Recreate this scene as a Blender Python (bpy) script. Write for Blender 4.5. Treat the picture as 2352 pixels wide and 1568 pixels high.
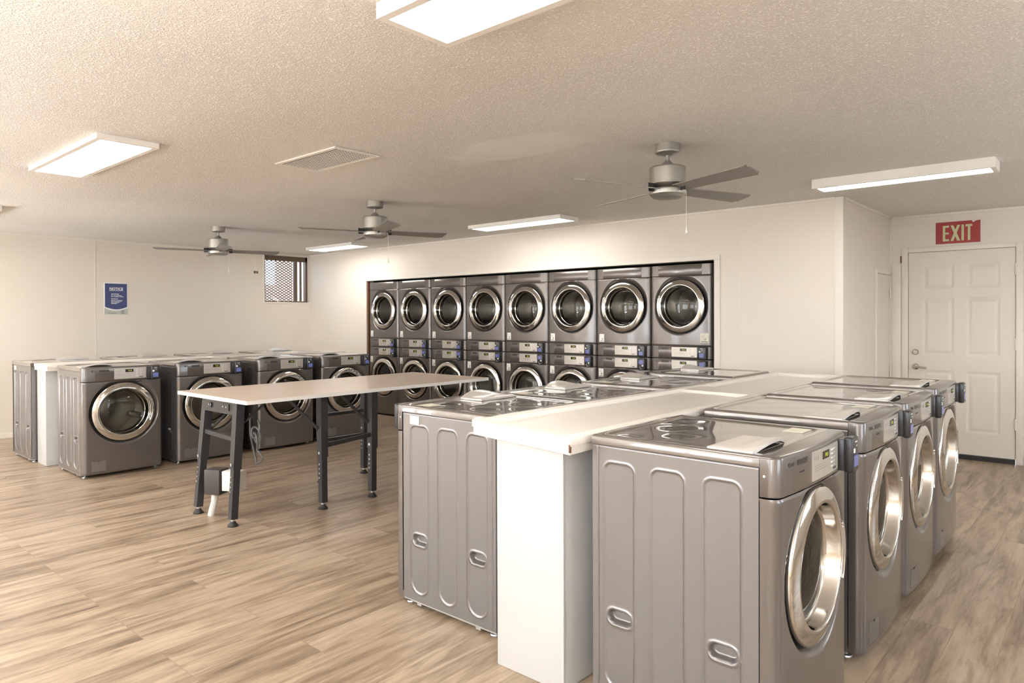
import bpy, bmesh, math, random
from mathutils import Vector, Matrix
random.seed(7)
sc = bpy.context.scene
for o in list(bpy.data.objects):
    bpy.data.objects.remove(o)
COL = sc.collection

# ------------------------------------------------------------ camera
FPX, PPY, YAW, PITCH, ROLL, CAMH = 1583.3878, 743.0876, .7173, -.008, -.0034, 1.42
cy, sy, cp, sp, cr, sr = math.cos(YAW), math.sin(YAW), math.cos(PITCH), math.sin(PITCH), math.cos(ROLL), math.sin(ROLL)
_rt = Vector((cy, sy, 0)); _fw = Vector((-sy*cp, cy*cp, sp)); _up = _rt.cross(_fw)
_r2 = _rt*cr + _up*sr; _u2 = -_rt*sr + _up*cr
cam = bpy.data.cameras.new('camera')
cam.sensor_width = 36.0; cam.lens = FPX/2352*36.0; cam.shift_y = -(784-PPY)/2352
cam.clip_start = .05; cam.clip_end = 200
camo = bpy.data.objects.new('camera', cam); COL.objects.link(camo)
m = Matrix.Identity(4)
for i in range(3):
    m[i][0] = _r2[i]; m[i][1] = _u2[i]; m[i][2] = -_fw[i]
m[2][3] = CAMH
camo.matrix_world = m
sc.camera = camo

# ------------------------------------------------------------ view, world, daylight
sc.view_settings.view_transform = 'Standard'
sc.view_settings.look = 'None'
sc.view_settings.gamma = 1.0
sc.view_settings.use_curve_mapping = False
sc.cycles.max_bounces = 7; sc.cycles.caustics_reflective = False; sc.cycles.caustics_refractive = False
sc.view_settings.exposure = 0.95
LAMP = 9.5         # strength of the ceiling light diffusers
SKY = 3.2           # sky seen through the windows
w = bpy.data.worlds.new('sky'); sc.world = w; w.use_nodes = True
wn = w.node_tree.nodes; wl = w.node_tree.links
for n in list(wn): wn.remove(n)
out = wn.new('ShaderNodeOutputWorld'); bg = wn.new('ShaderNodeBackground')
bg.inputs['Color'].default_value = (.80, .90, 1.0, 1); bg.inputs['Strength'].default_value = SKY
wl.new(bg.outputs[0], out.inputs[0])

# room extents
XL, XR, YB, YD, YE, XC, HC = -10.03, 2.6, -3.3, 6.404, 8.135, -1.777, 2.467
# unseen windows and glass door behind the camera, layout made up to supply daylight: x0, x1, z0, z1
BACK = [(-9.35, -8.45, .05, 2.1), (-7.6, -5.9, .85, 2.15), (-4.8, -3.1, .85, 2.15), (-2.1, -.4, .85, 2.15), (.4, 2.1, .85, 2.15)]
SIDE = [(1.2, 3.0, .85, 2.15), (4.6, 6.6, .85, 2.15)]      # unseen right-wall windows, added to brighten the exit side: y0, y1, z0, z1
DAYL, CEIL_FILL = 8, 235
def daylight(wx, wy, z0, z1, wid, rz, nx, ny, k=1.):  # area light at an unseen window, added to supply daylight
    L = bpy.data.lights.new('window_daylight', 'AREA'); L.shape = 'RECTANGLE'
    L.size = wid; L.size_y = z1-z0; L.energy = DAYL*k*wid*(z1-z0); L.color = (.88, .94, 1.0)
    lo = bpy.data.objects.new('window_daylight', L); COL.objects.link(lo)
    lo.location = (wx+nx*.14, wy+ny*.14, (z0+z1)/2); lo.rotation_euler = (math.radians(90), 0, rz)
# unseen upward area lights outside back and right walls, added to brighten the ceiling
def ceiling_fill(x, y, sx_, sy_, k):
    G = bpy.data.lights.new('paving_bounce', 'AREA'); G.shape = 'RECTANGLE'
    G.size = sx_; G.size_y = sy_; G.energy = CEIL_FILL*k*sx_*sy_; G.color = (.97, .985, 1.0)
    go = bpy.data.objects.new('paving_bounce', G); COL.objects.link(go)
    go.location = (x, y, -.12); go.rotation_euler = (math.radians(180), 0, 0)
ceiling_fill(-3.7, YB-1.95, 13.0, 3.4, 1.); ceiling_fill(XR+1.6, 3.2, 2.6, 9.0, .14)
for (x0, x1, z0, z1) in BACK: daylight((x0+x1)/2, YB, z0, z1, x1-x0, 0, 0, -1)
for o in COL.objects:      # glass door light raised for the bluish reflection on the near washer
    if o.type == 'LIGHT' and o.data.name.startswith('window_daylight') and o.location.x < -8: o.data.energy *= 1.5
for (y0, y1, z0, z1) in SIDE: daylight(XR, (y0+y1)/2, z0, z1, y1-y0, math.radians(90), 1, 0, .16)

# ------------------------------------------------------------ materials
def mat(name, col, rough=.5, metal=0., coat=0., emit=None, es=0., bump=None, spec=.5, coatr=.05):
    m = bpy.data.materials.new(name); m.use_nodes = True
    nt = m.node_tree; b = nt.nodes['Principled BSDF']
    b.inputs['Base Color'].default_value = (*col, 1); b.inputs['Roughness'].default_value = rough
    b.inputs['Metallic'].default_value = metal; b.inputs['Coat Weight'].default_value = coat
    b.inputs['Coat Roughness'].default_value = coatr; b.inputs['Specular IOR Level'].default_value = spec
    if emit: b.inputs['Emission Color'].default_value = (*emit, 1); b.inputs['Emission Strength'].default_value = es
    # small procedural variation in colour and surface
    tc = nt.nodes.new('ShaderNodeTexCoord')
    nz = nt.nodes.new('ShaderNodeTexNoise'); nz.inputs['Scale'].default_value = (bump or (60, .02))[0]; nz.inputs['Detail'].default_value = 3
    nt.links.new(tc.outputs['Object'], nz.inputs['Vector'])
    bp = nt.nodes.new('ShaderNodeBump'); bp.inputs['Strength'].default_value = (bump or (60, .02))[1]; bp.inputs['Distance'].default_value = .01
    nt.links.new(nz.outputs['Fac'], bp.inputs['Height']); nt.links.new(bp.outputs['Normal'], b.inputs['Normal'])
    return m
M = {}
M['wall'] = mat('wall_paint', (.80, .735, .655), .42, bump=(5, .05))
M['trim'] = mat('trim_paint', (.83, .775, .70), .4)
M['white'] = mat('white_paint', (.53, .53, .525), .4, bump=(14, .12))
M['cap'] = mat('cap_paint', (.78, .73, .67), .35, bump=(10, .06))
M['door'] = mat('door_paint', (.79, .725, .645), .4, bump=(20, .03))
M['body'] = mat('graphite_paint', (.145, .127, .117), .30, .5, .7, bump=(300, .004), coatr=.10)
M['side'] = mat('graphite_side_paint', (.222, .212, .212), .30, .65, .2, bump=(300, .004), coatr=.15)
M['lid'] = mat('graphite_lid_enamel', (.170, .147, .130), .20, .35, 1.0, bump=(5, .02), coatr=.03)
M['chrome'] = mat('chrome', (.64, .62, .59), .08, 1.0, bump=(3, .01))
M['steel'] = mat('drum_steel', (.42, .41, .38), .36, 1.0)
M['dark'] = mat('dark_rubber', (.025, .024, .024), .55)
M['black'] = mat('black_plastic', (.022, .022, .025), .35, coat=.2)
M['blackmetal'] = mat('black_powder_coat', (.028, .028, .031), .42, bump=(200, .05))
M['gap'] = mat('dark_cavity', (.012, .010, .009), .8)
M['panel'] = mat('control_plate', (.52, .485, .44), .36, .45)
M['button'] = mat('button_white', (.85, .84, .80), .35)
M['ink'] = mat('dark_print', (.05, .045, .045), .5)
M['slot'] = mat('dark_slot', (.035, .032, .032), .3)
M['lcd'] = mat('display_glass', (.02, .018, .01), .15)
M['lcdtxt'] = mat('display_digits', (.3, .35, .02), .4, emit=(.75, .85, .08), es=.30)
M['screen'] = mat('reader_screen', (.10, .11, .24), .2, emit=(.22, .26, .75), es=.12)
M['plate'] = mat('dispenser_plastic', (.62, .575, .53), .3, .15, .4)
M['sticker'] = mat('sticker_paper', (.86, .84, .78), .5)
M['cream'] = mat('cream_sticker', (.78, .74, .60), .5)
M['foot'] = mat('zinc_foot', (.62, .62, .62), .3, .9)
M['table'] = mat('laminate_top', (.60, .47, .37), .30, coat=.2, bump=(8, .01))
M['edge'] = mat('white_edge_band', (.86, .84, .81), .4)
M['fan'] = mat('brushed_nickel', (.40, .385, .35), .36, .75)
M['blade'] = mat('silver_blade', (.30, .28, .255), .45, .2)
M['fixture'] = mat('fixture_enamel', (.88, .85, .81), .4)
M['glow'] = mat('light_diffuser', (.95, .95, .95), .5, emit=(1, .95, .885), es=LAMP)
M['vent'] = mat('vent_enamel', (.84, .80, .74), .4)
M['red'] = mat('exit_red', (.36, .022, .02), .4)
M['exitltr'] = mat('exit_lettering', (.62, .64, .36), .5)
M['blue'] = mat('notice_blue', (.055, .075, .20), .45)
M['notice'] = mat('notice_white', (.88, .88, .90), .5)
M['mint'] = mat('notice_grey_green', (.50, .54, .48), .5)
M['brown'] = mat('bronze_frame', (.14, .095, .065), .45, .2)
M['mesh'] = mat('bronze_mesh', (.22, .15, .12), .5, .2)
M['wood'] = mat('stained_wood_edge', (.17, .075, .035), .5, bump=(30, .1))
M['knob'] = mat('satin_nickel', (.50, .47, .43), .25, 1.0)
M['outlet'] = mat('outlet_box_grey', (.055, .047, .044), .5)
M['pvc'] = mat('white_pvc', (.68, .67, .64), .5, bump=(30, .3))
M['cord'] = mat('grey_cord', (.10, .10, .10), .4)
M['stucco'] = mat('stucco', (.60, .42, .34), .9, bump=(40, .4))
M['asphalt'] = mat('outside_ground', (.30, .29, .27), .9, bump=(40, .4))

# glass
def glassmat(name, tint, mixf):
    g = bpy.data.materials.new(name); g.use_nodes = True
    nt = g.node_tree; nt.nodes.clear()
    o = nt.nodes.new('ShaderNodeOutputMaterial'); mx = nt.nodes.new('ShaderNodeMixShader')
    tr = nt.nodes.new('ShaderNodeBsdfTransparent'); tr.inputs['Color'].default_value = (*tint, 1)
    gl = nt.nodes.new('ShaderNodeBsdfGlossy'); gl.inputs['Roughness'].default_value = .02
    gl.inputs['Color'].default_value = (.95, .93, .90, 1)
    fr = nt.nodes.new('ShaderNodeLayerWeight'); fr.inputs['Blend'].default_value = mixf
    nt.links.new(fr.outputs['Fresnel'], mx.inputs[0]); nt.links.new(tr.outputs[0], mx.inputs[1]); nt.links.new(gl.outputs[0], mx.inputs[2])
    nt.links.new(mx.outputs[0], o.inputs['Surface'])
    return g
M['glass'] = glassmat('door_glass', (.68, .67, .64), .30)
M['pane'] = glassmat('window_glass', (.9, .92, .93), .25)

# ceiling: popcorn texture, with one smooth repaired patch
def ceiling_mat():
    m = mat('popcorn_ceiling', (.74, .68, .60), .85); nt = m.node_tree; N = nt.nodes; L = nt.links
    b = N['Principled BSDF']
    for n in [x for x in N if x.type in ('BUMP', 'TEX_NOISE')]: N.remove(n)
    tc = [x for x in N if x.type == 'TEX_COORD'][0]
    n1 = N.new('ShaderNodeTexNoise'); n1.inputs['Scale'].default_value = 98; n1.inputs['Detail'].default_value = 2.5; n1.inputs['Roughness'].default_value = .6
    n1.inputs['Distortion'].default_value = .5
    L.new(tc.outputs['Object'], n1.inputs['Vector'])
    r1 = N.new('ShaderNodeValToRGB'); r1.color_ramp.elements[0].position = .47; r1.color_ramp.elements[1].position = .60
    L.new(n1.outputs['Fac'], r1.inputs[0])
    # smooth zones: large scale noise, and the repaired oval patch
    n2 = N.new('ShaderNodeTexNoise'); n2.inputs['Scale'].default_value = .55; n2.inputs['Detail'].default_value = 1
    L.new(tc.outputs['Object'], n2.inputs['Vector'])
    r2 = N.new('ShaderNodeMapRange'); r2.inputs['From Min'].default_value = .36; r2.inputs['From Max'].default_value = .58
    r2.inputs['To Min'].default_value = .45; r2.inputs['To Max'].default_value = 1.0
    L.new(n2.outputs['Fac'], r2.inputs['Value'])
    mp = N.new('ShaderNodeMapping'); mp.inputs['Location'].default_value = (2.78, -3.22, -HC)
    L.new(tc.outputs['Object'], mp.inputs['Vector'])
    sc2 = N.new('ShaderNodeVectorMath'); sc2.operation = 'MULTIPLY'; sc2.inputs[1].default_value = (1/.62, 1/.27, 0)
    L.new(mp.outputs[0], sc2.inputs[0])
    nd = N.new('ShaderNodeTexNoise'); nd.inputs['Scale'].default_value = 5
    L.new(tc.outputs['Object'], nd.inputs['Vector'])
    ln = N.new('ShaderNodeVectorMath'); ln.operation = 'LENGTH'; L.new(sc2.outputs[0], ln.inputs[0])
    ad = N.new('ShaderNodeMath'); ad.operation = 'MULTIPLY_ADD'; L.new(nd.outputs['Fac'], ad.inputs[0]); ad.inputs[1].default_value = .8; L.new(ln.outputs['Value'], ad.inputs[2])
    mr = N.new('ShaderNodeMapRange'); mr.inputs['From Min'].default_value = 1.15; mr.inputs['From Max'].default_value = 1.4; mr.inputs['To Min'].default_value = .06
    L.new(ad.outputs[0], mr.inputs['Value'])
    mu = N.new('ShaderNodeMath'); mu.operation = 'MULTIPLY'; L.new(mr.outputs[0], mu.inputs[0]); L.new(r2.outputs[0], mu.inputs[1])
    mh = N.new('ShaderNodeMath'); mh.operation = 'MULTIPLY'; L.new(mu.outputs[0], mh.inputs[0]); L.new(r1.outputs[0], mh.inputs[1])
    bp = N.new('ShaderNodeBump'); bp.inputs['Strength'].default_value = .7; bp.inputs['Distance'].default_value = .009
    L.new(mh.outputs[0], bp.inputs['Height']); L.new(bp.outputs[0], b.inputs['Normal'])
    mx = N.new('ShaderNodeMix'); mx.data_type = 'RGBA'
    mx.inputs[6].default_value = (.77, .735, .685, 1); mx.inputs[7].default_value = (1.0, .985, .955, 1)  # raised crumbs lighter, recesses darker: relief shading put into the colour
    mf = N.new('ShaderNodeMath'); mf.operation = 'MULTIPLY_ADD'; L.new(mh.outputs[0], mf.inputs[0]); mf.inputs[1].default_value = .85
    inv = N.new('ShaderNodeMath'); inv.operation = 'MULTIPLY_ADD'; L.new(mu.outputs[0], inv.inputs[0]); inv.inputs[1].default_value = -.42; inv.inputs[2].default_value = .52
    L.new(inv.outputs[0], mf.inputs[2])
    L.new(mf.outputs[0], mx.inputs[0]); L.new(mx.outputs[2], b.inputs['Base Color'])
    return m
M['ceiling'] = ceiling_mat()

def floor_mat():
    m = mat('vinyl_plank', (.4, .3, .2), .42); nt = m.node_tree; N = nt.nodes; L = nt.links
    b = N['Principled BSDF']
    for n in [x for x in N if x.type in ('BUMP', 'TEX_NOISE')]: N.remove(n)
    tc = [x for x in N if x.type == 'TEX_COORD'][0]
    mp = N.new('ShaderNodeMapping'); mp.inputs['Rotation'].default_value = (0, 0, math.radians(90))
    L.new(tc.outputs['Object'], mp.inputs['Vector'])
    br = N.new('ShaderNodeTexBrick'); br.inputs['Scale'].default_value = 1; br.inputs['Brick Width'].default_value = 1.22; br.inputs['Row Height'].default_value = .18
    br.inputs['Mortar Size'].default_value = .0012; br.inputs['Mortar Smooth'].default_value = .2; br.offset = .37; br.offset_frequency = 3
    br.inputs['Color1'].default_value = (0, 0, 0, 1); br.inputs['Color2'].default_value = (1, 1, 1, 1); br.inputs['Mortar'].default_value = (.5, .5, .5, 1)
    br.inputs['Bias'].default_value = 0
    L.new(mp.outputs[0], br.inputs['Vector'])
    # streaky grain stretched along the planks, offset for each plank
    bw = N.new('ShaderNodeRGBToBW'); L.new(br.outputs['Color'], bw.inputs[0])
    off = N.new('ShaderNodeVectorMath'); off.operation = 'SCALE'; off.inputs[0].default_value = (7.3, 3.1, 0); L.new(bw.outputs[0], off.inputs['Scale'])
    va = N.new('ShaderNodeVectorMath'); va.operation = 'ADD'; L.new(mp.outputs[0], va.inputs[0]); L.new(off.outputs[0], va.inputs[1])
    def noise(scale, sx, syy, det, rgh, dist=0.):
        vm = N.new('ShaderNodeVectorMath'); vm.operation = 'MULTIPLY'; vm.inputs[1].default_value = (sx, syy, 1); L.new(va.outputs[0], vm.inputs[0])
        n = N.new('ShaderNodeTexNoise'); n.inputs['Scale'].default_value = scale; n.inputs['Detail'].default_value = det; n.inputs['Roughness'].default_value = rgh
        n.inputs['Distortion'].default_value = dist
        L.new(vm.outputs[0], n.inputs['Vector']); return n
    g1 = noise(1, 1.6, 13, 5, .62, .5)       # broad streaks
    g2 = noise(1, 6, 75, 4, .6)              # fine grain
    g3 = noise(1, 1.7, 10, 4, .6, 1.0)        # darker clouds
    a = N.new('ShaderNodeMath'); a.operation = 'MULTIPLY_ADD'; L.new(g1.outputs['Fac'], a.inputs[0]); a.inputs[1].default_value = .75; L.new(bw.outputs[0], a.inputs[2])
    a2 = N.new('ShaderNodeMath'); a2.operation = 'MULTIPLY_ADD'; L.new(g2.outputs['Fac'], a2.inputs[0]); a2.inputs[1].default_value = .28
    bs = N.new('ShaderNodeMath'); bs.operation = 'MULTIPLY'; L.new(bw.outputs[0], bs.inputs[0]); bs.inputs[1].default_value = .13
    a.inputs[1].default_value = 1.0; L.new(bs.outputs[0], a.inputs[2]); L.new(a.outputs[0], a2.inputs[2])
    rp = N.new('ShaderNodeValToRGB'); e = rp.color_ramp.elements
    e[0].position = .44; e[0].color = (.125, .086, .057, 1)
    e[1].position = .90; e[1].color = (.50, .395, .288, 1)
    k = e.new(.60); k.color = (.265, .192, .130, 1)
    k = e.new(.73); k.color = (.385, .292, .205, 1)
    L.new(a2.outputs[0], rp.inputs[0])
    rd = N.new('ShaderNodeMapRange'); rd.inputs['From Min'].default_value = .56; rd.inputs['From Max'].default_value = .74; rd.inputs['To Min'].default_value = 0; rd.inputs['To Max'].default_value = .75
    L.new(g3.outputs['Fac'], rd.inputs['Value'])
    mk = N.new('ShaderNodeMix'); mk.data_type = 'RGBA'; mk.inputs[7].default_value = (.14, .09, .055, 1)
    L.new(rd.outputs[0], mk.inputs[0]); L.new(rp.outputs[0], mk.inputs[6])
    mj = N.new('ShaderNodeMix'); mj.data_type = 'RGBA'; mj.inputs[7].default_value = (.16, .11, .07, 1)
    js = N.new('ShaderNodeMath'); js.operation = 'MULTIPLY'; L.new(br.outputs['Fac'], js.inputs[0]); js.inputs[1].default_value = .55
    L.new(js.outputs[0], mj.inputs[0]); L.new(mk.outputs[2], mj.inputs[6]); L.new(mj.outputs[2], b.inputs['Base Color'])
    bp = N.new('ShaderNodeBump'); bp.inputs['Strength'].default_value = .12; bp.inputs['Distance'].default_value = .004
    L.new(g2.outputs['Fac'], bp.inputs['Height']); L.new(bp.outputs[0], b.inputs['Normal'])
    b.inputs['Roughness'].default_value = .34
    return m
M['floor'] = floor_mat()

# ------------------------------------------------------------ mesh helpers
def finish(bm, name, material, smooth=32):
    bmesh.ops.recalc_face_normals(bm, faces=bm.faces)
    me = bpy.data.meshes.new(name)
    if smooth:
        a = math.radians(smooth)
        for e in bm.edges:
            if len(e.link_faces) == 2:
                e.smooth = e.calc_face_angle(0) < a
        for f in bm.faces: f.smooth = True
    bm.to_mesh(me); bm.free()
    me.materials.append(M[material] if isinstance(material, str) else material)
    return me
def link(name, me, parent=None, loc=None, rot=None):
    o = bpy.data.objects.new(name, me); COL.objects.link(o)
    if parent: o.parent = parent
    if loc: o.location = loc
    if rot: o.rotation_euler = rot
    return o
def empty(name, loc, rz=0., label=None, cat=None, group=None):
    o = bpy.data.objects.new(name, None); COL.objects.link(o); o.location = loc; o.rotation_euler = (0, 0, rz)
    o.empty_display_size = .1
    return tag(o, label, cat, group)
def tag(o, label=None, cat=None, group=None, kind=None):
    if label: o['label'] = label
    if cat: o['category'] = cat
    if group: o['group'] = group
    if kind: o['kind'] = kind
    return o
def add_box(bm, x0, x1, y0, y1, z0, z1, bev=0., seg=2):
    r = bmesh.ops.create_cube(bm, size=1.0)
    vs = r['verts']
    for v in vs:
        v.co = Vector((x0+(v.co.x+.5)*(x1-x0), y0+(v.co.y+.5)*(y1-y0), z0+(v.co.z+.5)*(z1-z0)))
    if bev > 0:
        es = list({e for v in vs for e in v.link_edges})
        bmesh.ops.bevel(bm, geom=es, offset=bev, segments=seg, affect='EDGES', profile=.5)
def box(name, x0, x1, y0, y1, z0, z1, material, parent=None, bev=0., seg=2):
    bm = bmesh.new(); add_box(bm, x0, x1, y0, y1, z0, z1, bev, seg)
    return link(name, finish(bm, name, material), parent)
def add_lathe(bm, prof, n=48, axis='Z', c=(0, 0, 0), cap=False, a0=0., a1=2*math.pi):
    """prof: (radius, height) pairs; axis Z up or -Y (height grows towards the viewer of a front)"""
    full = abs(a1-a0-2*math.pi) < 1e-6
    rings = []
    cnt = n if full else n+1
    for (r, h) in prof:
        ring = []
        if r < 1e-6:
            p = (c[0], c[1], c[2]+h) if axis == 'Z' else (c[0], c[1]-h, c[2])
            v = bm.verts.new(p); ring = [v]*cnt
        else:
            for i in range(cnt):
                a = a0+(a1-a0)*i/n
                if axis == 'Z': p = (c[0]+r*math.cos(a), c[1]+r*math.sin(a), c[2]+h)
                else: p = (c[0]+r*math.cos(a), c[1]-h, c[2]+r*math.sin(a))
                ring.append(bm.verts.new(p))
        rings.append(ring)
    for k in range(len(rings)-1):
        A, B = rings[k], rings[k+1]
        for i in range(cnt if full else n):
            j = (i+1) % cnt
            q = []
            for v in (A[i], A[j], B[j], B[i]):
                if v not in q: q.append(v)
            if len(q) > 2:
                try: bm.faces.new(q)
                except ValueError: pass
    if cap:
        for R in (rings[0], rings[-1]):
            if len(set(R)) > 2:
                try: bm.faces.new(R)
                except ValueError: pass
def add_tube(bm, pts, r, n=10, closed=False, cap=True, r2=None):
    pts = [Vector(p) for p in pts]; rings = []
    up = None
    for i, p in enumerate(pts):
        if closed: t = pts[(i+1) % len(pts)]-pts[i-1]
        else: t = pts[min(i+1, len(pts)-1)]-pts[max(i-1, 0)]
        t.normalize()
        if up is None:
            up = Vector((0, 0, 1)) if abs(t.z) < .9 else Vector((1, 0, 0))
        s = t.cross(up).normalized(); up = s.cross(t).normalized()
        rr = r if r2 is None else r+(r2-r)*i/(len(pts)-1)
        rings.append([bm.verts.new(p+(s*math.cos(2*math.pi*k/n)+up*math.sin(2*math.pi*k/n))*rr) for k in range(n)])
    m_ = len(rings) if closed else len(rings)-1
    for i in range(m_):
        A, B = rings[i], rings[(i+1) % len(rings)]
        for k in range(n):
            bm.faces.new((A[k], A[(k+1) % n], B[(k+1) % n], B[k]))
    if cap and not closed:
        bm.faces.new(rings[0]); bm.faces.new(list(reversed(rings[-1])))
def add_beam(bm, a, b, wdt, dep):
    """square bar from a to b"""
    a, b = Vector(a), Vector(b); t = (b-a).normalized()
    s = t.cross(Vector((0, 1, 0)) if abs(t.y) < .9 else Vector((1, 0, 0))).normalized(); u = s.cross(t).normalized()
    R = []
    for p in (a, b):
        R.append([bm.verts.new(p+s*i*wdt/2+u*j*dep/2) for i, j in ((-1, -1), (1, -1), (1, 1), (-1, 1))])
    for k in range(4): bm.faces.new((R[0][k], R[0][(k+1) % 4], R[1][(k+1) % 4], R[1][k]))
    bm.faces.new(R[0]); bm.faces.new(R[1][::-1])
def grid(name, xs, ys, fn, material, skip=None, smooth=60, thick=None):
    bm = bmesh.new(); V = {}
    for i, a in enumerate(xs):
        for j, b in enumerate(ys):
            if skip and skip(a, b): continue
            V[i, j] = bm.verts.new(fn(a, b))
    for i in range(len(xs)-1):
        for j in range(len(ys)-1):
            q = [V.get(k) for k in ((i, j), (i+1, j), (i+1, j+1), (i, j+1))]
            if all(q): bm.faces.new(q)
    return finish(bm, name, material, smooth)
def lin(a, b, n): return [a+(b-a)*i/n for i in range(n+1)]
def ss(a, b, x):
    t = max(0., min(1., (x-a)/(b-a))); return t*t*(3-2*t)
def text_mesh(s, size, align='LEFT', ext=.0006, bold=0., sx=1.):
    cu = bpy.data.curves.new('t', 'FONT'); cu.body = s; cu.size = size; cu.align_x = align; cu.extrude = ext; cu.offset = bold; cu.resolution_u = 3
    o = bpy.data.objects.new('t', cu); COL.objects.link(o)
    bpy.context.view_layer.update()
    me = bpy.data.meshes.new_from_object(o.evaluated_get(bpy.context.evaluated_depsgraph_get()))
    bpy.data.objects.remove(o); bpy.data.curves.remove(cu)
    vs = [(v.co.x*sx, v.co.y, v.co.z) for v in me.vertices]; fs = [tuple(p.vertices) for p in me.polygons]
    bpy.data.meshes.remove(me)
    return vs, fs
def add_text(bm, s, size, fn, align='LEFT', ext=.0006, bold=0., sx=1.):
    """fn maps (u right, v up, w out) to a point"""
    vs, fs = text_mesh(s, size, align, ext, bold, sx)
    V = [bm.verts.new(fn(*v)) for v in vs]
    for f in fs:
        try: bm.faces.new([V[i] for i in f])
        except ValueError: pass
def dup(root):
    r = root.copy(); COL.objects.link(r)
    for ch in root.children:
        c = ch.copy(); COL.objects.link(c); c.parent = r
        for g in ch.children:
            d = g.copy(); COL.objects.link(d); d.parent = c
    return r

# ------------------------------------------------------------ machine shapes (front faces -Y, seam of the front at y=0)
HW = .34; FY = .060
def plan():
    """plan outline of the bowed front from left seam to right seam"""
    P = [(-HW, 0.), (-HW, -.012), (-HW, -.022)]
    R = .038; cx_, cyy = -HW+R, -.022
    for k in range(1, 9):
        a = math.pi+math.pi/2*k/8
        P.append((cx_+R*math.cos(a), cyy+R*math.sin(a)))
    n = 96
    x0 = -HW+R
    for k in range(1, n):
        x = x0+(2*-x0)*k/n
        P.append((x, bow(x)))
    for x, y in reversed(P[:11]): P.append((-x, y))
    return P
def bow(x):
    x0 = .302
    return -FY-.014*max(0., 1-(x/x0)**2)
PLAN = plan()
def front_mesh(zlo, zhi, zc, ro):
    """lower front panel with the hollow round the door"""
    zs = lin(zlo, zhi, int((zhi-zlo)/.0065)); xs = list(range(len(PLAN)))
    def f(i, z):
        x, y = PLAN[i]; r = math.hypot(x, z-zc)
        if abs(x) < .33:
            wd = .024+.030*max(0., math.cos(math.atan2(z-zc, x)-math.radians(50)))
            y += .034*(1-ss(ro-.004, ro+wd, r))*(1-ss(zhi-.016, zhi-.002, z))*(1-ss(.285, .325, abs(x)))
        if z-zlo < .012: y += .004*(1-(z-zlo)/.012)
        if zhi-z < .007: y += .004*(1-(zhi-z)/.007)
        return (x, y, z)
    return grid('front_panel', xs, zs, f, 'body', skip=lambda i, z: math.hypot(PLAN[i][0], z-zc) < ro-.012, smooth=50)
def band_mesh(name, zlo, zhi, material, top=True):
    """bowed band, closed on top and bottom, with rounded top and bottom edges"""
    bm = bmesh.new(); lv = []
    for z, ins in ((zlo, .005), (zlo+.0015, .002), (zlo+.004, 0), (zhi-.010, 0), (zhi-.005, .0012), (zhi-.0015, .005), (zhi, .012)) if top else ((zlo, .005), (zlo+.0015, .002), (zlo+.004, 0), (zhi-.004, 0), (zhi-.0015, .002), (zhi, .005)):
        lv.append([bm.verts.new((x*(1-ins/HW), y+(ins if y < -.001 else 0), z)) for x, y in PLAN])
    for k in range(len(lv)-1):
        for i in range(len(PLAN)-1):
            bm.faces.new((lv[k][i], lv[k][i+1], lv[k+1][i+1], lv[k+1][i]))
    bm.faces.new(lv[0]); bm.faces.new(lv[-1])
    return finish(bm, name, material, 40)
def on_front(u, v, wd=0.):
    """point on the bowed front: u across, v = height, wd = distance out"""
    return (u, bow(u)-wd, v)
def bent_box(bm, u0, u1, v0, v1, d0, d1, n=8):
    us = lin(u0, u1, n)
    A = [[bm.verts.new(on_front(u, v, d)) for u in us] for v, d in ((v0, d0), (v0, d1), (v1, d1), (v1, d0))]
    for k in range(4):
        for i in range(n): bm.faces.new((A[k][i], A[k][i+1], A[(k+1) % 4][i+1], A[(k+1) % 4][i]))
    bm.faces.new([A[k][0] for k in range(4)]); bm.faces.new([A[k][-1] for k in range(4)][::-1])

RIBS = ((.06, .189), (.258, .386), (.452, .580))
def rrect_d(y, z, y0, y1, z0, z1, rt, rb):
    """signed distance to a rect with round top corners rt and bottom corners rb"""
    cyy, cz = (y0+y1)/2, (z0+z1)/2
    r = rt if z > cz else rb
    dx = abs(y-cyy)-(y1-y0)/2+r; dz = abs(z-cz)-(z1-z0)/2+r
    return math.hypot(max(dx, 0), max(dz, 0))+min(max(dx, dz), 0)-r
def side_mesh():
    ys = lin(.004, .630, 158); zs = lin(.032, .953, 230)
    def f(y, z):
        h = 0.
        for k, (a, b) in enumerate(RIBS):
            d = rrect_d(y, z, a, b, .07, .895-.0*k, .032, .0635)
            if abs(d) < .012:
                h += .0036*math.exp(-((d)/.0032)**2)
            h -= .0032*(1-ss(-.006, .0, d))
        for yc in (.123, .516):
            d = rrect_d(y, z, yc-.052, yc+.052, .305, .362, .028, .028)
            h += .004*math.exp(-((d-.002)/.0045)**2)
            h -= .024*(1-ss(-.013, -.003, d))
        h -= .004*math.exp(-((y-.606)/.0022)**2)
        if .953-z < .004: h -= .003
        return (HW-.003+h, y, z)
    return grid('side_panel', ys, zs, f, 'side', smooth=80)
SIDE_R = side_mesh()
SIDE_L = SIDE_R.copy(); SIDE_L.transform(Matrix.Scale(-1, 4, (1, 0, 0))); SIDE_L.flip_normals()

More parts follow.
